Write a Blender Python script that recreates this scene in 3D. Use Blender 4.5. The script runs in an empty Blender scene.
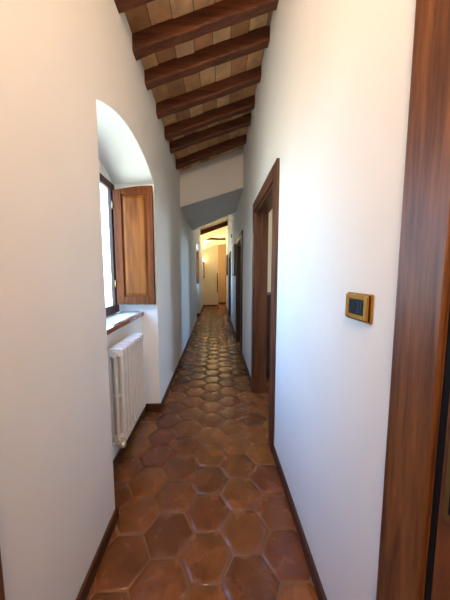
import bpy, bmesh, math, random
from mathutils import Vector, Matrix
random.seed(7)
S = bpy.context.scene
COL = S.collection

# ------------------------------------------------------------------ materials
def new_mat(name):
    m = bpy.data.materials.new(name); m.use_nodes = True
    nt = m.node_tree; b = nt.nodes['Principled BSDF']
    return m, nt, b

def N(nt, t, **kw):
    n = nt.nodes.new(t)
    for k, v in kw.items(): setattr(n, k, v)
    return n

def ramp(nt, stops):
    r = N(nt, 'ShaderNodeValToRGB'); e = r.color_ramp.elements
    while len(e) < len(stops): e.new(0.5)
    for i, (p, c) in enumerate(stops):
        e[i].position = p; e[i].color = (*c, 1)
    return r

def srgb(r, g, b):
    f = lambda c: (c/255/12.92) if c/255 <= .04045 else ((c/255+.055)/1.055)**2.4
    return (f(r), f(g), f(b))

def plaster(name, c, var=.035):
    m, nt, b = new_mat(name)
    tc = N(nt, 'ShaderNodeNewGeometry')
    n1 = N(nt, 'ShaderNodeTexNoise'); n1.inputs['Scale'].default_value = 3.0; n1.inputs['Detail'].default_value = 4
    n2 = N(nt, 'ShaderNodeTexNoise'); n2.inputs['Scale'].default_value = 14; n2.inputs['Detail'].default_value = 6
    nt.links.new(tc.outputs['Position'], n1.inputs['Vector']); nt.links.new(tc.outputs['Position'], n2.inputs['Vector'])
    r = ramp(nt, [(.3, tuple(x*(1-var) for x in c)), (.7, c)])
    nt.links.new(n1.outputs['Fac'], r.inputs['Fac']); nt.links.new(r.outputs['Color'], b.inputs['Base Color'])
    bp = N(nt, 'ShaderNodeBump'); bp.inputs['Strength'].default_value = .12; bp.inputs['Distance'].default_value = .01
    nt.links.new(n2.outputs['Fac'], bp.inputs['Height']); nt.links.new(bp.outputs['Normal'], b.inputs['Normal'])
    b.inputs['Roughness'].default_value = .75
    b.inputs['Specular IOR Level'].default_value = .25
    return m

def wood(name, dark, light, axis='z', rough=.45, fine=26, coat=0.0, spec=.35, dist=.8):
    m, nt, b = new_mat(name)
    g = N(nt, 'ShaderNodeTexCoord')
    oi = N(nt, 'ShaderNodeObjectInfo')
    off = N(nt, 'ShaderNodeVectorMath', operation='SCALE'); off.inputs[0].default_value = (13.1, 7.7, 5.3)
    nt.links.new(oi.outputs['Random'], off.inputs['Scale'])
    add = N(nt, 'ShaderNodeVectorMath', operation='ADD')
    nt.links.new(g.outputs['Object'], add.inputs[0]); nt.links.new(off.outputs[0], add.inputs[1])
    mp = N(nt, 'ShaderNodeMapping')
    s = [1.0, 1.0, 1.0]; s['xyz'.index(axis)] = .07
    mp.inputs['Scale'].default_value = s
    nt.links.new(add.outputs[0], mp.inputs['Vector'])
    n1 = N(nt, 'ShaderNodeTexNoise'); n1.inputs['Scale'].default_value = fine; n1.inputs['Detail'].default_value = 6; n1.inputs['Distortion'].default_value = dist
    n2 = N(nt, 'ShaderNodeTexNoise'); n2.inputs['Scale'].default_value = fine*5; n2.inputs['Detail'].default_value = 3
    nt.links.new(mp.outputs[0], n1.inputs['Vector']); nt.links.new(mp.outputs[0], n2.inputs['Vector'])
    mx = N(nt, 'ShaderNodeMath', operation='MULTIPLY_ADD'); mx.inputs[1].default_value = .35
    nt.links.new(n2.outputs['Fac'], mx.inputs[0]); 
    m2 = N(nt, 'ShaderNodeMath', operation='MULTIPLY'); m2.inputs[1].default_value = .68
    nt.links.new(n1.outputs['Fac'], m2.inputs[0]); nt.links.new(m2.outputs[0], mx.inputs[2])
    r = ramp(nt, [(.36, dark), (.52, tuple((a+c)/2 for a, c in zip(dark, light))), (.68, light)])
    nt.links.new(mx.outputs[0], r.inputs['Fac']); nt.links.new(r.outputs['Color'], b.inputs['Base Color'])
    bp = N(nt, 'ShaderNodeBump'); bp.inputs['Strength'].default_value = .15; bp.inputs['Distance'].default_value = .004
    nt.links.new(mx.outputs[0], bp.inputs['Height']); nt.links.new(bp.outputs['Normal'], b.inputs['Normal'])
    b.inputs['Roughness'].default_value = rough
    b.inputs['Coat Weight'].default_value = coat
    b.inputs['Specular IOR Level'].default_value = spec
    return m

def plain(name, c, rough=.5, metal=0.0, spec=.5):
    m, nt, b = new_mat(name)
    n = N(nt, 'ShaderNodeTexNoise'); n.inputs['Scale'].default_value = 30
    tc = N(nt, 'ShaderNodeTexCoord'); nt.links.new(tc.outputs['Object'], n.inputs['Vector'])
    r = ramp(nt, [(.3, tuple(x*.93 for x in c)), (.7, c)])
    nt.links.new(n.outputs['Fac'], r.inputs['Fac']); nt.links.new(r.outputs['Color'], b.inputs['Base Color'])
    b.inputs['Roughness'].default_value = rough; b.inputs['Metallic'].default_value = metal
    b.inputs['Specular IOR Level'].default_value = spec
    return m

def emit(name, c, s):
    m, nt, b = new_mat(name)
    b.inputs['Emission Color'].default_value = (*c, 1); b.inputs['Emission Strength'].default_value = s
    b.inputs['Base Color'].default_value = (*c, 1)
    return m

def tile_mat(name, stops, rough, nscale, bump):
    """terracotta: every separate tile gets a tone of its own, with cloudy wear"""
    m, nt, b = new_mat(name)
    g = N(nt, 'ShaderNodeNewGeometry')
    r = ramp(nt, stops); nt.links.new(g.outputs['Random Per Island'], r.inputs['Fac'])
    n = N(nt, 'ShaderNodeTexNoise'); n.inputs['Scale'].default_value = nscale; n.inputs['Detail'].default_value = 5; n.inputs['Distortion'].default_value = .6
    nt.links.new(g.outputs['Position'], n.inputs['Vector'])
    r2 = ramp(nt, [(.25, (.66, .62, .6)), (.5, (.95, .94, .92)), (.72, (1.25, 1.16, 1.0))])
    nt.links.new(n.outputs['Fac'], r2.inputs['Fac'])
    mx = N(nt, 'ShaderNodeMixRGB', blend_type='MULTIPLY'); mx.inputs['Fac'].default_value = 1
    nt.links.new(r.outputs['Color'], mx.inputs['Color1']); nt.links.new(r2.outputs['Color'], mx.inputs['Color2'])
    nt.links.new(mx.outputs['Color'], b.inputs['Base Color'])
    n3 = N(nt, 'ShaderNodeTexNoise'); n3.inputs['Scale'].default_value = nscale*2.2; n3.inputs['Detail'].default_value = 4
    nt.links.new(g.outputs['Position'], n3.inputs['Vector'])
    bp = N(nt, 'ShaderNodeBump'); bp.inputs['Strength'].default_value = bump; bp.inputs['Distance'].default_value = .01
    nt.links.new(n3.outputs['Fac'], bp.inputs['Height']); nt.links.new(bp.outputs['Normal'], b.inputs['Normal'])
    rr = N(nt, 'ShaderNodeMapRange'); rr.inputs['To Min'].default_value = rough-.08; rr.inputs['To Max'].default_value = rough+.12
    nt.links.new(n.outputs['Fac'], rr.inputs['Value']); nt.links.new(rr.outputs[0], b.inputs['Roughness'])
    return m

M = {}
M['wall'] = plaster('white_plaster', (.80, .775, .735))
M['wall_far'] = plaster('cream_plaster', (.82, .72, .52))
M['wall_room'] = plaster('room_cream_plaster', (.78, .68, .50))
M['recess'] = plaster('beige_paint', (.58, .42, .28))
M['grout'] = plaster('grout', srgb(140, 102, 74), .5)
M['floor'] = tile_mat('terracotta_floor', [(0, srgb(100, 58, 33)), (.35, srgb(118, 72, 38)), (.7, srgb(136, 86, 43)), (1, srgb(110, 60, 38))], .24, 9, .4)
M['brick'] = tile_mat('terracotta_ceiling_brick', [(0, srgb(160, 112, 72)), (.4, srgb(200, 152, 104)), (.8, srgb(218, 174, 128)), (1, srgb(178, 122, 82))], .8, 9, .35)
M['mortar'] = plaster('mortar', srgb(120, 90, 66), .2)
M['rafter'] = wood('rafter_wood', srgb(62, 30, 18), srgb(120, 66, 36), 'x', .6, 22)
M['casing'] = wood('door_casing_wood', srgb(80, 44, 25), srgb(138, 88, 50), 'z', .42, 30)
M['casing_y'] = wood('head_casing_wood', srgb(80, 44, 25), srgb(138, 88, 50), 'y', .42, 30)
M['leaf'] = wood('door_leaf_wood', srgb(70, 36, 22), srgb(122, 70, 40), 'z', .42, 26)
M['chestnut'] = wood('doorway_shaded_wood', srgb(62, 32, 20), srgb(108, 64, 38), 'z', .42, 30)  # darker copy of the casing wood, the doorway's shade put into its colour
M['shaded_casing_y'] = wood('doorway_shaded_wood_head', srgb(62, 32, 20), srgb(108, 64, 38), 'y', .42, 30)
M['walnut'] = wood('dark_shade_wood', srgb(40, 22, 14), srgb(74, 42, 26), 'z', .45, 26)  # door wood darkened to carry the far doorways' shade; cabinet shares it
M['dkwood_y'] = wood('dark_shade_wood_head', srgb(40, 22, 14), srgb(74, 42, 26), 'y', .45, 26)
M['skirt'] = wood('skirting_wood', srgb(50, 28, 18), srgb(88, 50, 32), 'y', .45, 30)
M['shutter'] = wood('shutter_frame_wood', srgb(76, 34, 10), srgb(118, 62, 20), 'z', .6, 22, 0, .15)
M['panel'] = wood('shutter_panel_wood', srgb(84, 40, 10), srgb(142, 82, 26), 'z', .55, 8, 0, .15, 2.6)
M['winframe'] = wood('window_frame_wood', srgb(44, 24, 14), srgb(80, 46, 26), 'z', .5, 26)
M['sill'] = wood('sill_wood', srgb(112, 60, 36), srgb(160, 96, 60), 'y', .18, 24, .6)
M['rad'] = plain('radiator_enamel', (.70, .68, .66), .32)
M['brass'] = plain('brass', srgb(196, 142, 66), .25, 1.0)
M['oldbrass'] = plain('aged_brass', srgb(150, 126, 84), .42, 1.0)
M['chrome'] = plain('valve_metal', (.75, .73, .70), .3, .8)
M['dkplastic'] = plain('blue_black_plastic', srgb(22, 28, 52), .5, 0, .2)
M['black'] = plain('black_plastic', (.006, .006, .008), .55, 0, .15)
M['iron'] = plain('wrought_iron', (.025, .02, .016), .5, .6)
M['darkframe'] = wood('picture_frame_wood', srgb(26, 18, 12), srgb(60, 40, 24), 'z', .4, 24)
M['gilt'] = plain('gilt_slip', srgb(170, 130, 60), .4, .6)
M['paper'] = plain('picture_paper', srgb(206, 200, 176), .6)
M['darkpaper'] = plain('dark_picture', srgb(62, 44, 26), .5)
M['cloth'] = plain('dark_cloth', srgb(78, 56, 30), .8)
M['bulb'] = emit('lit_bulb', (1, .78, .42), 6)
M['plainwhite'] = plain('ceiling_white', (.8, .78, .74), .8)

# glass pane: clear, with a real reflection
def glass():
    m, nt, b = new_mat('window_glass')
    out = nt.nodes['Material Output']; nt.nodes.remove(b)
    t = N(nt, 'ShaderNodeBsdfTransparent'); t.inputs['Color'].default_value = (.95, .97, .96, 1)
    g = N(nt, 'ShaderNodeBsdfGlossy'); g.inputs['Roughness'].default_value = .02
    lw = N(nt, 'ShaderNodeLayerWeight')
    pw = N(nt, 'ShaderNodeMath', operation='POWER'); pw.inputs[1].default_value = 5
    nt.links.new(lw.outputs['Facing'], pw.inputs[0])
    f = N(nt, 'ShaderNodeMath', operation='MULTIPLY_ADD'); f.inputs[1].default_value = .94; f.inputs[2].default_value = .04
    nt.links.new(pw.outputs[0], f.inputs[0])
    mx = N(nt, 'ShaderNodeMixShader')
    nt.links.new(f.outputs[0], mx.inputs[0]); nt.links.new(t.outputs[0], mx.inputs[1]); nt.links.new(g.outputs[0], mx.inputs[2])
    nt.links.new(mx.outputs[0], out.inputs['Surface'])
    return m
M['glass'] = glass()

# ------------------------------------------------------------------ mesh helpers
class MB:
    def __init__(self): self.bm = bmesh.new()
    def poly(self, pts, vec):
        """prism: polygon pts extruded by vec"""
        vec = Vector(vec); bm = self.bm
        a = [bm.verts.new(p) for p in pts]; b = [bm.verts.new(Vector(p)+vec) for p in pts]
        n = len(pts)
        bm.faces.new(a[::-1]); bm.faces.new(b)
        for i in range(n): bm.faces.new((a[i], a[(i+1) % n], b[(i+1) % n], b[i]))
        return self
    def box(self, x0, x1, y0, y1, z0, z1):
        return self.poly([(x0, y0, z0), (x1, y0, z0), (x1, y1, z0), (x0, y1, z0)], (0, 0, z1-z0))
    def tube(self, pts, r, seg=12, sx=1.0, cap=True):
        pts = [Vector(p) for p in pts]; rs = r if isinstance(r, (list, tuple)) else [r]*len(pts)
        rings = []
        for i, p in enumerate(pts):
            t = (pts[min(i+1, len(pts)-1)] - pts[max(i-1, 0)]).normalized()
            ref = Vector((0, 0, 1)) if abs(t.z) < .9 else Vector((0, 1, 0))
            u = t.cross(ref).normalized(); v = t.cross(u).normalized()
            rings.append([self.bm.verts.new(p + u*math.cos(2*math.pi*k/seg)*rs[i]*sx + v*math.sin(2*math.pi*k/seg)*rs[i]) for k in range(seg)])
        for a, b in zip(rings, rings[1:]):
            for k in range(seg): self.bm.faces.new((a[k], a[(k+1) % seg], b[(k+1) % seg], b[k]))
        if cap:
            self.bm.faces.new(rings[0][::-1]); self.bm.faces.new(rings[-1])
        return self
    def ball(self, c, r, sc=(1, 1, 1)):
        bmesh.ops.create_uvsphere(self.bm, u_segments=14, v_segments=9, radius=r, matrix=Matrix.Translation(c) @ Matrix.Diagonal((*sc, 1)))
        return self
    def build(self, name, mat, parent=None, bevel=0, smooth=False, origin=None):
        bmesh.ops.recalc_face_normals(self.bm, faces=self.bm.faces)
        me = bpy.data.meshes.new(name)
        o = bpy.data.objects.new(name, me); COL.objects.link(o)
        off = Vector((0, 0, 0))
        if parent is not None: off = wloc(parent)
        if origin is not None:
            o.location = Vector(origin)-off; off = Vector(origin)
        bmesh.ops.translate(self.bm, verts=self.bm.verts, vec=-off)
        self.bm.to_mesh(me); self.bm.free()
        me.materials.append(mat)
        if smooth:
            for p in me.polygons: p.use_smooth = True
        if parent is not None: o.parent = parent
        if bevel:
            m = o.modifiers.new('bevel', 'BEVEL'); m.width = bevel; m.segments = 2; m.limit_method = 'ANGLE'
        return o

def wloc(o):
    v = o.location.copy()
    while o.parent is not None: o = o.parent; v += o.location
    return v

def empty(name, loc):
    o = bpy.data.objects.new(name, None); COL.objects.link(o); o.location = loc; o.empty_display_size = .1
    return o
def tag(o, label, cat, group=None):
    o['label'] = label; o['category'] = cat
    if group: o['group'] = group
    return o
def struct(o, label=None, cat=None):
    o['kind'] = 'structure'
    if label: o['label'] = label
    if cat: o['category'] = cat
    return o

# ------------------------------------------------------------------ measures
XL, XR = -.54, .42            # corridor faces of the two long walls
TL, TR = -.935, .545            # outer faces
Y0, YE = -1.5, 10.66          # wall behind the camera, end wall
SL = .36
roof = lambda x: 2.862 + SL*(x-XL)
NI = (1.235, 2.305)           # window niche by the radiator
NF = (6.95, 8.0)              # far window niche
SPR, APX, PAR = 2.095, 2.222, -.692

# ------------------------------------------------------------------ floor: hexagonal terracotta tiles
F = .222; s_ = F/math.sqrt(3)
fl = MB()
for ci in range(-6, 18):
    cx = -.05 + ci*1.5*s_
    if cx < -1.05 or cx > 3.2: continue
    for k in range(-9, 62):
        cy = .933 + F*(k+.5) + (F/2 if ci % 2 else 0)
        if cy < Y0-.1 or cy > 13.3: continue
        tx, ty, dz = random.gauss(0, .006), random.gauss(0, .010), random.uniform(-.001, 0)
        jr = random.uniform(.0012, .003)
        rings = []
        for rr, zz in ((s_-jr, -.0042), (s_-jr-.004, -.0010), (s_*.78, .0012), (s_*.42, .0022)):
            ring = []
            for q in range(12):                          # corners and edge middles of the hexagon
                a = math.pi/6*q; ra = rr if q % 2 == 0 else rr*math.cos(math.pi/6)
                x, y = ra*math.cos(a), ra*math.sin(a)
                ring.append(fl.bm.verts.new((cx+x, cy+y, zz+dz+tx*x+ty*y+(random.uniform(-.0007, .0007) if zz > 0 else 0))))
            rings.append(ring)
        c = fl.bm.verts.new((cx, cy, dz+.002+random.uniform(-.001, .0008)))
        for r0, r1 in zip(rings, rings[1:]):
            for q in range(12): fl.bm.faces.new((r0[q], r0[(q+1) % 12], r1[(q+1) % 12], r1[q]))
        for q in range(12): fl.bm.faces.new((rings[-1][q], rings[-1][(q+1) % 12], c))
floor = fl.build('floor', M['floor'], smooth=True); struct(floor, 'hexagonal terracotta tile floor', 'floor')
g = MB().box(-1.1, 3.3, Y0-.15, 13.4, -.12, -.003).build('floor', M['grout']); struct(g)

# ------------------------------------------------------------------ left wall with arched niches
def arch_z(y, y0, y1):
    c = (y0+y1)/2; h = (y1-y0)/2; r = APX-SPR
    R = (h*h+r*r)/(2*r)
    return APX - R + math.sqrt(max(R*R-(y-c)**2, 0))
ZT = 3.25
LW = 'white plaster left wall with arched window niches'
def seg(y0, y1): struct(MB().box(TL, XL, y0, y1, 0, ZT).build('wall_left', M['wall']), LW, 'wall')
seg(Y0-.15, NI[0]); seg(NI[1], NF[0]); seg(NF[1], 13.3)
for (a, b) in (NI, NF):
    n = 24; ys = [a+(b-a)*i/n for i in range(n+1)]
    pts = [(TL, y, arch_z(y, a, b)) for y in ys] + [(TL, b, ZT), (TL, a, ZT)]
    struct(MB().poly(pts, (XL-TL, 0, 0)).build('wall_left', M['wall']), LW, 'wall')
    struct(MB().box(TL, PAR, a, b, 0, .933).build('wall_left', M['wall']), LW, 'wall')      # parapet under the window
    struct(MB().box(TL, -.893, a, b, 2.085, 2.5).build('wall_left', M['wall']), LW, 'wall')  # lintel above it

# ------------------------------------------------------------------ right wall with door openings
DOORS = {1: (-.42, .424, 1.98), 2: (1.81, 2.67, 1.965), 3: (4.05, 4.95, 1.90), 4: (7.1, 7.95, 1.88)}
wr = MB()
edges = [Y0-.15]
for k in sorted(DOORS):
    a, b, h = DOORS[k]
    wr.box(XR, TR, edges[-1], a, 0, 3.6); wr.box(XR, TR, a, b, h, 3.6); edges.append(b)
wr.box(XR, TR, edges[-1], 10.5, 0, 3.6)
wr.box(.62, .77, 10.5, 13.3, 0, 3.6); wr.box(TR, .62, 10.35, 10.5, 0, 3.6)
struct(wr.build('wall_right', M['wall']), 'white plaster right wall with doorways', 'wall')

# ------------------------------------------------------------------ ends
struct(MB().box(TL, TR, Y0-.15, Y0, 0, 3.6).build('wall_back', M['wall']))
we = MB()
we.poly([(XL, YE, 0), (.09, YE, 0), (.09, YE, 2.655), (XL, YE, 2.375)], (0, .12, 0))
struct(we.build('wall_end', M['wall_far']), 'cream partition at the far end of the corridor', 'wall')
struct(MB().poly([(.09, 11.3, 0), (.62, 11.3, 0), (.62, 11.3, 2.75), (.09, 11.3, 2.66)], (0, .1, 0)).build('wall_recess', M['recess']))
struct(MB().box(TL, .77, 13.2, 13.35, 0, 3.8).build('wall_far', M['wall_far']))
# white dropped header and its sloping soffit
hd = MB()
lo = [(XL, 3.95, 2.335), (XR, 3.95, 2.635), (XR, 5.42, 2.635), (XL, 5.95, 2.335)]
hi = [(x, y, 3.5) for x, y, z in lo]
bm = hd.bm; a = [bm.verts.new(p) for p in lo]; b = [bm.verts.new(p) for p in hi]
bm.faces.new(a[::-1]); bm.faces.new(b)
for i in range(4): bm.faces.new((a[i], a[(i+1) % 4], b[(i+1) % 4], b[i]))
struct(hd.build('wall_header', M['wall']), 'white plaster header crossing the corridor below the sloping roof', 'wall')

# ------------------------------------------------------------------ roof: terracotta bricks on rafters
RY = [1.50, 1.805, 2.09, 2.46, 2.83, 3.125, 3.57]      # near faces of the rafters in view
cl = MB()
nb = 7; bw = (XR-XL)/nb
rows = [Y0, -1.3, -1.0, -.7, -.4, -.1, .25, .55, .87, 1.18] + RY + [3.95]
for r0, r1 in zip(rows, rows[1:]):
    sh = random.uniform(-.3, .3)*bw
    for i in range(-1, nb+1):
        x0 = max(XL, XL+i*bw+sh+.003); x1 = min(XR, XL+(i+1)*bw+sh-.003)
        if x1-x0 < .01: continue
        d = random.uniform(-.006, .004)
        cl.poly([(x0, r0+.045, roof(x0)+d), (x1, r0+.045, roof(x1)+d), (x1, r0+.045, roof(x1)+.03), (x0, r0+.045, roof(x0)+.03)], (0, r1-r0-.008, 0))
struct(cl.build('ceiling', M['brick']), 'sloping ceiling of terracotta bricks laid over the rafters', 'ceiling')
sb = MB()
def slab(y0, y1, up=.012, t=.1):
    sb.poly([(XL, y0, roof(XL)+up), (XR, y0, roof(XR)+up), (XR, y0, roof(XR)+up+t), (XL, y0, roof(XL)+up+t)], (0, y1-y0, 0))
slab(Y0, 3.95)
struct(sb.build('ceiling', M['mortar']))
sb = MB(); slab(5.42, 13.2)
sb.poly([(XR, 10.4, roof(XR)), (.77, 10.4, roof(.77)), (.77, 10.4, roof(.77)+.1), (XR, 10.4, roof(XR)+.1)], (0, 2.9, 0))
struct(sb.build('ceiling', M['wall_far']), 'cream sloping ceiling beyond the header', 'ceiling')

def rafter(y, w=.08, h=.105):
    m = MB(); n = 8; rnd = random.Random(int(y*100))
    prev = None
    for i in range(n+1):
        x = XL+(XR-XL)*i/n; zt = roof(x)+.004; zb = zt-h+rnd.uniform(-.004, .004); dy = rnd.uniform(-.004, .004)
        ring = [m.bm.verts.new(p) for p in ((x, y+dy, zt), (x, y+dy, zb+.008), (x, y+dy+.008, zb), (x, y+w+dy-.008, zb), (x, y+w+dy, zb+.008), (x, y+w+dy, zt))]
        if prev:
            for k in range(6): m.bm.faces.new((prev[k], prev[(k+1) % 6], ring[(k+1) % 6], ring[k]))
        else: m.bm.faces.new(ring[::-1])
        prev = ring
    m.bm.faces.new(prev)
    return m.build('ceiling_rafter', M['rafter'], origin=((XL+XR)/2, y+w/2, roof(-.06)-h/2))
lab = ['dark wooden ceiling rafter nearest the camera, cut by the top edge of the photo',
       'second dark wooden ceiling rafter from the camera, its whole left end in view',
       'third dark wooden ceiling rafter from the camera, above the arched window niche',
       'middle dark wooden ceiling rafter, fourth of the seven before the white header',
       'third dark wooden ceiling rafter back from the white header',
       'second dark wooden ceiling rafter back from the white header',
       'darkest wooden ceiling rafter, lying right against the white header']
for y, l in zip(RY, lab): tag(rafter(y), l, 'beam', 'dark rafters under the brick ceiling')
tag(rafter(9.0, .1, .15), 'dark wooden ceiling beam beyond the white header, seen under its soffit', 'beam')
m = MB()
m.tube([(XL, 11.5, 2.93), (-.2, 11.5, 2.945), (.1, 11.5, 2.93), (.44, 11.5, 2.94)], [.052, .06, .052, .056], 10)
tag(m.build('roof_pole', M['rafter'], smooth=True, origin=(-.05, 11.5, 2.93)), 'thin dark horizontal roof pole above the bright end partition', 'beam')

# ------------------------------------------------------------------ skirting boards
T_ = .013; HB = .07
bl = MB()
for y0, y1 in ((.563, NI[0]), (NI[1], NF[0]), (NF[1], YE)):
    bl.box(XL, XL+T_, y0, y1, 0, HB)
for a, b in (NI, NF):
    bl.box(PAR, PAR+T_, a, b, 0, HB)
    bl.box(PAR+T_, XL+T_, b-T_, b, 0, HB+.015); bl.box(PAR+T_, XL+T_, a, a+T_, 0, HB)
struct(bl.build('baseboard_left', M['skirt'], bevel=.003))
br = MB()
for y0, y1 in ((.545, 1.695), (2.785, 3.945), (5.055, 6.995), (8.055, 10.4)):
    br.box(XR-T_, XR, y0, y1, 0, HB)
struct(br.build('baseboard_right', M['skirt'], bevel=.003))
be = MB().box(XL, .09, YE-T_, YE, 0, .05).box(.09, .62, 11.3-T_, 11.3, 0, .09)
struct(be.build('baseboard_end', M['skirt']))

# ------------------------------------------------------------------ doors
def door(n, side=1, leaf=None, cw=.11, label=None, knob=True):
    a, b, h = DOORS[n]
    xw = XR
    root = struct(empty('door_%d' % n, (xw, (a+b)/2, 0)), label, 'door')
    p = .02
    cz, cy, cl_ = (M['casing'], M['casing_y'], M['leaf']) if n == 1 else (M['chestnut'], M['shaded_casing_y'], M['leaf']) if n == 2 else (M['walnut'], M['dkwood_y'], M['walnut'])
    for y0, y1, yj in ((a-cw, a, a), (b, b+cw, b)):
        m = MB().box(xw-p, xw, y0, y1, 0, h+.10 if n > 1 else h+.12)
        m.build('side_casing', cz, root, .004)
    MB().box(xw-p-.002, xw, a, b, h, h+.10).build('head_casing', cy, root, .004)
    e = .022 if n > 1 else .004; xj = xw-.004 if n > 1 else xw-.012
    MB().box(xj, TR+.004, a, a+e, 0, h).build('jamb', cz, root, .003)
    MB().box(xj, TR+.004, b-e, b, 0, h).build('jamb', cz, root, .003)
    # stop moulding inside the jambs
    MB().box(xw+.05, TR, a+.022, a+.037, 0, h).build('door_stop', cz, root, .002)
    MB().box(xw+.05, TR, b-.040, b-.022, 0, h).build('door_stop', cz, root, .002)
    MB().box(xw-.004, TR+.004, a+.022, b-.022, h-.022, h).build('head_jamb', cy, root, .003)
    if n == 1:
        MB().box(xw+.030, TR+.004, b-.05, b-.004, 0, h).build('rebate', cz, root)
        MB().box(xw-.011, xw+.029, b-.0165, b-.0035, 0, h).build('groove_shade', M['black'], root)  # black strip added to stand in for the groove's deep shadow
    if leaf:
        x0, y0, y1 = leaf
        lf = MB().box(x0, x0+.04, y0, y1, .008, h-.026).build('leaf', cl_, root, .003)
        hh = y1-y0
        for z0, z1 in ((.18, .84), (1.02, h-.18)):
            MB().box(x0-.006, x0+.002, y0+.11, y1-.11, z0, z1).build('panel', cl_, lf, .005)
    return root
d1 = door(1, cw=.118, leaf=(XR-.013, -.40, .406), label='wooden door at the right edge with brass lock plate')
lf = [c for c in d1.children if c.name.startswith('leaf')][0]
pl = MB().box(XR-.020, XR-.012, .335, .3925, .873, 1.07).build('handle_plate', M['oldbrass'], lf, .004)
pl['label'] = 'aged brass lock plate with keyhole'
MB().box(XR-.0215, XR-.0195, .343, .380, .890, .955).build('keyhole', M['black'], pl, .004)
door(2, label='open wooden doorway in the right wall, the nearest full one')
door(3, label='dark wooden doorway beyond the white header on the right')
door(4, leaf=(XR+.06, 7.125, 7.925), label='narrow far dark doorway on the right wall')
# door frame in the left wall beside the camera
d5 = struct(empty('door_5', (XL, .1, 0)), 'wooden door frame at the left edge beside the camera', 'door')
MB().box(XL, XL+.02, .45, .561, 0, 2.09).build('side_casing', M['casing'], d5, .004)
MB().box(XL, XL+.02, -.49, -.377, 0, 2.09).build('side_casing', M['casing'], d5, .004)
MB().box(XL, XL+.02, -.377, .45, 1.98, 2.09).build('head_casing', M['casing_y'], d5, .004)
MB().box(XL, XL+.012, -.377, .45, .01, 1.98).build('leaf', M['leaf'], d5, .003)
# casing of the last doorway at the far end of the right wall
struct(MB().box(XR-.02, XR, 10.40, 10.5, 0, 1.33).box(XR, XR+.1, 10.485, 10.5, 0, 1.33).build('trim_1', M['casing'], None, .003))

# ------------------------------------------------------------------ windows
def window(n, a, b, label):
    root = struct(empty('window_%d' % n, (-.90, (a+b)/2, .95)), label, 'window')
    y0, y1, z0, z1 = a+.012, b-.012, .968, 2.088
    xo, xi = TL+.002, -.905
    fr = MB().box(xo, xi, y0, y0+.03, z0, z1).box(xo, xi, y1-.03, y1, z0, z1).box(xo, xi, y0+.03, y1-.03, z1-.05, z1).box(xo, xi, y0+.03, y1-.03, z0, z0+.04)
    fr.build('window_frame', M['winframe'], root, .003)
    mid = (y0+y1)/2
    for s0, s1 in ((y0+.004, mid), (mid, y1-.004)):
        sm = MB(); w = .085; wm = .05; xa, xb = -.905, -.878
        l, r = (w, wm) if s0 < mid-.1 else (wm, w)
        sm.box(xa, xb, s0, s0+l, z0+.006, z1-.01).box(xa, xb, s1-r, s1, z0+.006, z1-.01)
        sm.box(xa, xb, s0+l, s1-r, z0+.006, z0+.075).box(xa, xb, s0+l, s1-r, z1-.07, z1-.01)
        sa = sm.build('sash', M['winframe'], root, .003)
        MB().box(-.892, -.888, s0+l-.005, s1-r+.005, z0+.07, z1-.065).build('pane', M['glass'], sa)
    MB().tube([(-.878, mid-.02, 1.45), (-.85, mid-.02, 1.45), (-.845, mid-.02, 1.44), (-.845, mid-.02, 1.36)], .007, 8).build('handle', M['oldbrass'], root, smooth=True)
    # wooden sill board resting on the parapet
    sl = MB().box(-.700, -.664, a+.001, b-.001, .934, .968).build('window_sill', M['sill'], root, .005)
    MB().box(-.905, -.700, a+.001, b-.022, .9335, .9665).build('ledge', M['plainwhite'], sl)['label'] = 'white painted ledge top'
    MB().box(-.877, -.700, b-.022, b-.001, .9335, .972).build('fillet', M['sill'], sl, .003)
    # shutter folded back against the far jamb
    xh, xf, yf, yb = -.862, -.535, b-.105, b-.072
    zb = 1.046
    top = lambda x: 2.012 + .04*math.sin(min(1, (x-xh)/(xf-xh))*math.pi/2)
    wl, wr = .066, .044
    def arch_piece(x0, x1, zl, nseg=8):
        return [(x0, yf, zl), (x1, yf, zl)] + [(x1-(x1-x0)*i/nseg, yf, top(x1-(x1-x0)*i/nseg)) for i in range(nseg+1)]
    sh = MB()
    sh.poly([(xh, yf, zb), (xh+wl, yf, zb), (xh+wl, yf, top(xh+wl)), (xh, yf, top(xh))], (0, yb-yf, 0))
    sh.poly([(xf-wr, yf, zb), (xf, yf, zb), (xf, yf, top(xf)), (xf-wr, yf, top(xf-wr))], (0, yb-yf, 0))
    sh.box(xh+wl, xf-wr, yf, yb, zb, zb+.07)
    sh.poly(arch_piece(xh+wl, xf-wr, 1.982), (0, yb-yf, 0))
    so = sh.build('shutter', M['shutter'], root, .004)
    so['label'] = 'brown wooden shutter folded open against the niche side'
    x0, x1, z0p, z1p = xh+wl-.003, xf-wr+.003, zb+.067, 1.985
    MB().box(x0, x1, yf+.014, yb-.008, z0p, z1p).build('panel_backing', M['shutter'], so)
    # raised field with sloping margins
    pm = MB(); e = .022
    o = [(x0+.012, z0p+.012), (x1-.012, z0p+.012), (x1-.012, z1p-.012), (x0+.012, z1p-.012)]
    i_ = [(x0+.012+e, z0p+.012+e), (x1-.012-e, z0p+.012+e), (x1-.012-e, z1p-.012-e), (x0+.012+e, z1p-.012-e)]
    vo = [pm.bm.verts.new((x, yf+.0135, z)) for x, z in o]; vi = [pm.bm.verts.new((x, yf+.003, z)) for x, z in i_]
    pm.bm.faces.new(vi)
    for k in range(4): pm.bm.faces.new((vo[k], vo[(k+1) % 4], vi[(k+1) % 4], vi[k]))
    pm.build('panel', M['panel'], so)['label'] = 'lighter honey brown raised panel'
    for zz in (1.2, 1.86):
        MB().tube([(xh-.004, yf-.004, zz), (xh-.004, yf-.004, zz+.06)], .007, 8).build('hinge', M['oldbrass'], so, smooth=True)
    return root
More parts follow.
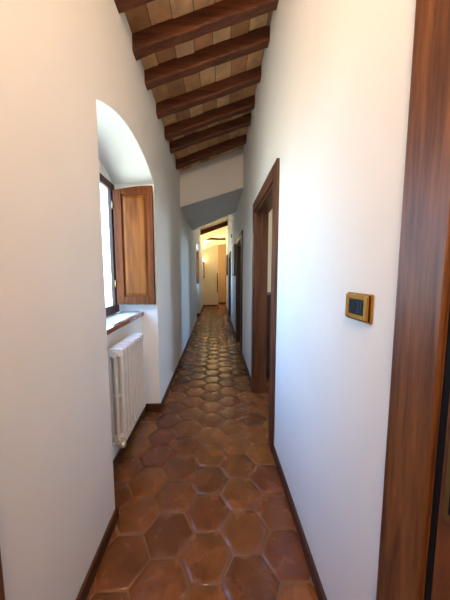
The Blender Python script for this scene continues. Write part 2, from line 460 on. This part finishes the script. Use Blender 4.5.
window(1, *NI, 'wooden casement window in the near arched niche above the radiator')
window(2, *NF, 'far window in the second niche of the left wall')

# ------------------------------------------------------------------ radiator: eight three-column sections
RX, RD = -.552, .100
rad = tag(empty('radiator', (RX-RD/2, 1.70, 0)), 'white column radiator hung under the near window sill', 'radiator')
zb, zt = .270, .870
pitch = .0555; ry = 1.482
cols = [RX-.014, RX-RD/2, RX-RD+.014]
sec0 = None
def section_mesh(y):
    m = MB()
    for cx in cols:
        m.tube([(cx, y, zb+.03), (cx, y, zb+.06), (cx, y, zt-.06), (cx, y, zt-.03)], [.019, .0165, .0165, .019], 12, .74)
    # headers: rounded blocks joining the columns top and bottom
    for z, up in ((zt-.027, 1), (zb+.027, -1)):
        n = 10; pts = []
        for i in range(n+1):
            t = math.pi*i/n
            pts.append((RX-RD/2+math.cos(t)*RD/2, y-.019, z+up*(math.sin(t)**.5)*.027))
        pts += [(RX-RD, y-.019, z-up*.022), (RX, y-.019, z-up*.022)]
        m.poly(pts, (0, .038, 0))
        m.tube([(RX-RD/2, y-.0277, z-.004), (RX-RD/2, y+.0277, z-.004)], .015, 14)
    m.box(RX-RD+.014, RX-.014, y-.005, y+.005, (zb+zt)/2-.012, (zb+zt)/2+.012)
    return m
for i in range(8):
    if i == 0:
        sec0 = section_mesh(ry).build('section', M['rad'], rad, .009, origin=(RX-RD/2, ry, 0))
        sec0.location = Vector((0, ry-1.70, 0))
    else:
        c = sec0.copy(); COL.objects.link(c); c.parent = rad; c.location = (0, ry+i*pitch-1.70, 0)
yn = ry-.0277; yfar = ry+7*pitch+.0277
v = MB().tube([(RX-RD/2, yn, zb+.036), (RX-RD/2, yn-.02, zb+.036)], .019, 14).tube([(RX-RD/2, yn-.02, zb+.036), (RX-RD/2, yn-.035, zb+.036), (RX-RD/2+.01, yn-.042, zb+.036), (RX-.012, yn-.042, zb+.036)], .011, 12)
v.tube([(RX-.02, yn-.042, zb+.036), (RX+.0, yn-.042, zb+.036), (RX+.012, yn-.042, zb+.036)], [.02, .022, .017], 14)
vo = v.build('valve', M['chrome'], rad, smooth=False)
v = MB().tube([(RX-RD/2, yfar, zt-.031), (RX-RD/2, yfar+.012, zt-.031)], .02, 14).tube([(RX-RD/2, yfar+.012, zt-.031), (RX-RD/2, yfar+.03, zt-.026)], .006, 8)
v.build('bleed_plug', M['chrome'], rad)
v = MB().tube([(RX-RD/2, yn, zt-.031), (RX-RD/2, yn-.008, zt-.031)], .02, 14)
v.build('end_plug', M['rad'], rad)
for yy in (ry+pitch*1.5, ry+pitch*5.5):
    for zz in (zt-.10, zb+.08):
        MB().box(PAR, RX-RD+.02, yy-.008, yy+.008, zz, zz+.02).build('wall_bracket', M['rad'], rad)
# supply pipe down to the floor behind
MB().tube([(RX-RD/2+.004, yn-.042, zb+.036), (PAR+.02, yn-.042, zb+.036), (PAR+.016, yn-.042, zb), (PAR+.016, yn-.042, .0)], .008, 10).build('pipe', M['rad'], rad, smooth=True)

# ------------------------------------------------------------------ light switch
sy0, sy1, sz0, sz1 = .650, .771, 1.170, 1.247
sw = tag(empty('light_switch', (XR, (sy0+sy1)/2, (sz0+sz1)/2)), 'brass framed wall switch with a dark insert on the right wall', 'switch')
MB().box(XR-.006, XR, sy0-.002, sy1+.001, sz0-.002, sz1+.002).build('back_plate', M['brass'], sw, .002)
fm = MB(); xf = XR-.014
iy0, iy1, iz0, iz1 = sy0+.024, sy1-.020, sz0+.018, sz1-.018
fm.box(xf, XR-.006, sy0+.004, iy0, sz0+.002, sz1-.002).box(xf, XR-.006, iy1, sy1-.003, sz0+.002, sz1-.002)
fm.box(xf, XR-.006, iy0, iy1, sz0+.002, iz0).box(xf, XR-.006, iy0, iy1, iz1, sz1-.002)
fm.build('front_frame', M['brass'], sw, .0035)
MB().box(xf+.003, XR-.006, iy0, iy1, iz0, iz1).build('insert', M['dkplastic'], sw, .001)
ym = (iy0+iy1)/2+.016
MB().tube([(xf+.004, ym, (iz0+iz1)/2), (xf+.0015, ym, (iz0+iz1)/2)], .019, 20).build('socket', M['black'], sw)
for k in range(2):
    c = iy0+.010+k*.014
    MB().box(xf+.0005, xf+.003, c-.0055, c+.0055, iz0+.006, iz1-.006).build('switch_key', M['dkplastic'], sw, .001)

# ------------------------------------------------------------------ pictures on the right wall
def picture(y0, y1, z0, z1, face, label, d=.045, fw=.03, fmat='darkframe'):
    root = tag(empty('framed_picture', (XR, (y0+y1)/2, (z0+z1)/2)), label, 'picture')
    x0 = XR-d
    m = MB().box(x0, XR, y0, y0+fw, z0, z1).box(x0, XR, y1-fw, y1, z0, z1).box(x0, XR, y0+fw, y1-fw, z0, z0+fw).box(x0, XR, y0+fw, y1-fw, z1-fw, z1)
    m.build('frame', M[fmat], root, .004)
    g = .012
    m = MB().box(x0+.002, XR-.01, y0+fw, y0+fw+g, z0+fw, z1-fw).box(x0+.002, XR-.01, y1-fw-g, y1-fw, z0+fw, z1-fw).box(x0+.002, XR-.01, y0+fw, y1-fw, z0+fw, z0+fw+g).box(x0+.002, XR-.01, y0+fw, y1-fw, z1-fw-g, z1-fw)
    m.build('gilt_slip', M['gilt'], root)
    MB().box(x0+.006, XR-.012, y0+fw, y1-fw, z0+fw, z1-fw).build('print', M[face], root)
picture(5.18, 5.85, 1.295, 1.945, 'paper', 'pale picture in a dark frame on the right wall past the second doorway')
picture(8.75, 9.75, 1.30, 2.02, 'darkpaper', 'dark picture near the corridor end on the right wall', .04)
fb = MB().box(XR-.02, XR, 6.70, 6.74, 2.30, 2.38).build('wall_fitting', M['black'], None, .006, origin=(XR, 6.72, 2.34))
tag(fb, 'tiny dark fitting high on the right wall above the pale picture', 'fitting')

# ------------------------------------------------------------------ torch-shaped sconce and hanging strip at the far end
sc = tag(empty('wall_sconce', (-.50, YE, 1.2)), 'tall dark iron torch lamp lit on the end wall, left side', 'lamp')
MB().tube([(-.50, YE-.05, 1.20), (-.50, YE-.05, 1.28), (-.50, YE-.06, 1.6), (-.505, YE-.075, 1.84), (-.507, YE-.08, 1.87)], [.030, .014, .016, .026, .045], 10).build('stem', M['iron'], sc, smooth=True)
for zz, dd in ((1.24, .045), (1.60, .06)): MB().box(-.515, -.485, YE-dd, YE, zz, zz+.03).build('bracket', M['iron'], sc)
MB().ball((-.507, YE-.08, 1.945), .045, (1, 1, 1.5)).build('bulb', M['bulb'], sc, smooth=True)['label'] = 'glowing flame shaped bulb'
st = MB().box(.045, .082, YE-.012, YE, .57, 1.40).build('wall_hanging', M['cloth'], None, .003, origin=(.064, YE, .98))
tag(st, 'narrow dark strip hanging on the end wall at its right corner', 'hanging')

# ------------------------------------------------------------------ rooms behind the right-hand doorways
rm = MB()
RXE = 3.0
rm.box(TR, RXE+.1, .82, .92, 0, 2.6)
rm.box(TR, RXE+.1, 3.42, 3.52, 0, 2.6)
rm.box(TR, RXE+.1, 6.3, 6.4, 0, 2.6)
# outside wall with two window openings
for y0, y1 in ((.82, 1.3), (1.95, 4.15), (4.95, 6.4)): rm.box(RXE, RXE+.1, y0, y1, 0, 2.6)
for y0, y1 in ((1.3, 1.95), (4.15, 4.95)):
    rm.box(RXE, RXE+.1, y0, y1, 0, .95); rm.box(RXE, RXE+.1, y0, y1, 2.1, 2.6)
rm.box(TR+.02, TR+.12, -.7, .82, 0, 2.6); rm.box(TR+.02, TR+.12, 6.4, 10.35, 0, 2.6)  # unseen panels added behind the closed doors to block sky light
struct(rm.build('wall_rooms', M['wall_room']))
struct(MB().box(TR, RXE+.1, .82, 6.4, 2.6, 2.7).build('ceiling', M['plainwhite']))

cb = tag(empty('cabinet', (.95, 3.19, 0)), 'dark wooden cabinet inside the room, glimpsed through the nearest doorway on the right', 'cabinet')
MB().box(.62, 1.30, 3.0, 3.41, .06, 1.04).build('body', M['walnut'], cb, .004)
MB().box(.605, 1.315, 2.975, 3.415, 1.04, 1.07).build('top', M['walnut'], cb, .004)
MB().box(.64, 1.28, 3.03, 3.39, 0, .06).build('plinth', M['walnut'], cb)
for x0 in (.63, .965):
    dd = MB().box(x0, x0+.325, 2.978, 3.0, .08, 1.02).build('door', M['walnut'], cb, .003)
    MB().ball((x0+(.295 if x0 < .9 else .03), 2.968, .62), .012).build('knob', M['oldbrass'], dd, smooth=True)

# ------------------------------------------------------------------ light
def portal(loc, rot, sx, sy):
    l = bpy.data.lights.new('window_portal', 'AREA'); l.shape = 'RECTANGLE'; l.size = sx; l.size_y = sy
    l.cycles.is_portal = True
    o = bpy.data.objects.new('window_portal', l); COL.objects.link(o); o.location = loc; o.rotation_euler = rot
portal((TL-.01, (NI[0]+NI[1])/2-.03, 1.52), (0, -math.pi/2, 0), 1.1, 1.0)
portal((TL-.01, (NF[0]+NF[1])/2-.03, 1.52), (0, -math.pi/2, 0), 1.1, 1.0)
portal((RXE+.11, 1.625, 1.52), (0, math.pi/2, 0), 1.15, .65)
portal((RXE+.11, 4.55, 1.52), (0, math.pi/2, 0), 1.15, .8)
w = bpy.data.worlds.new('sky'); S.world = w; w.use_nodes = True
bg = w.node_tree.nodes['Background']
tc = w.node_tree.nodes.new('ShaderNodeTexCoord'); sp = w.node_tree.nodes.new('ShaderNodeSeparateXYZ')
rp = ramp(w.node_tree, [(.40, (.38, .42, .40)), (.5, (.50, .76, 1.0)), (.75, (.22, .48, 1.0))])
mr = w.node_tree.nodes.new('ShaderNodeMapRange'); mr.inputs['From Min'].default_value = -1
w.node_tree.links.new(tc.outputs['Generated'], sp.inputs[0]); w.node_tree.links.new(sp.outputs['Z'], mr.inputs['Value'])
w.node_tree.links.new(mr.outputs[0], rp.inputs['Fac']); w.node_tree.links.new(rp.outputs['Color'], bg.inputs['Color'])
bg.inputs['Strength'].default_value = 14.0

def point(name, loc, e, c, r):
    l = bpy.data.lights.new(name, 'POINT'); l.energy = e; l.color = c; l.shadow_soft_size = r
    o = bpy.data.objects.new(name, l); COL.objects.link(o); o.location = loc
point('corridor_lamp', (-.06, -.32, 2.74), 50, (1, .79, .57), .12)
point('end_room_lamp', (-.15, 12.0, 2.35), 60, (1, .74, .36), .1)
point('sconce_lamp', (-.42, YE-.25, 2.02), 1.2, (1, .70, .34), .05)
point('end_corridor_fill', (-.05, 9.6, 2.62), 11, (1, .78, .46), .06)  # added fill light without a fixture, brightens the end wall
point('room_fill', (1.9, 2.2, 2.3), 7, (1, .76, .48), .1)  # added unseen fill, warms the room glimpsed through the doorway

# ------------------------------------------------------------------ camera
cam = bpy.data.cameras.new('camera'); co = bpy.data.objects.new('camera', cam); COL.objects.link(co)
f = 250.0
cam.sensor_fit = 'HORIZONTAL'; cam.sensor_width = 36; cam.lens = 36*f/450
cam.clip_start = .02
co.location = (0, 0, 1.3)
pitch_, yaw_ = math.atan(24.5/f), math.atan(9/f)
co.rotation_euler = (math.pi/2-pitch_, 0, -yaw_)
S.camera = co
S.view_settings.view_transform = 'Standard'; S.view_settings.look = 'None'
S.view_settings.gamma = 1; S.view_settings.exposure = 0.55; S.view_settings.use_curve_mapping = False
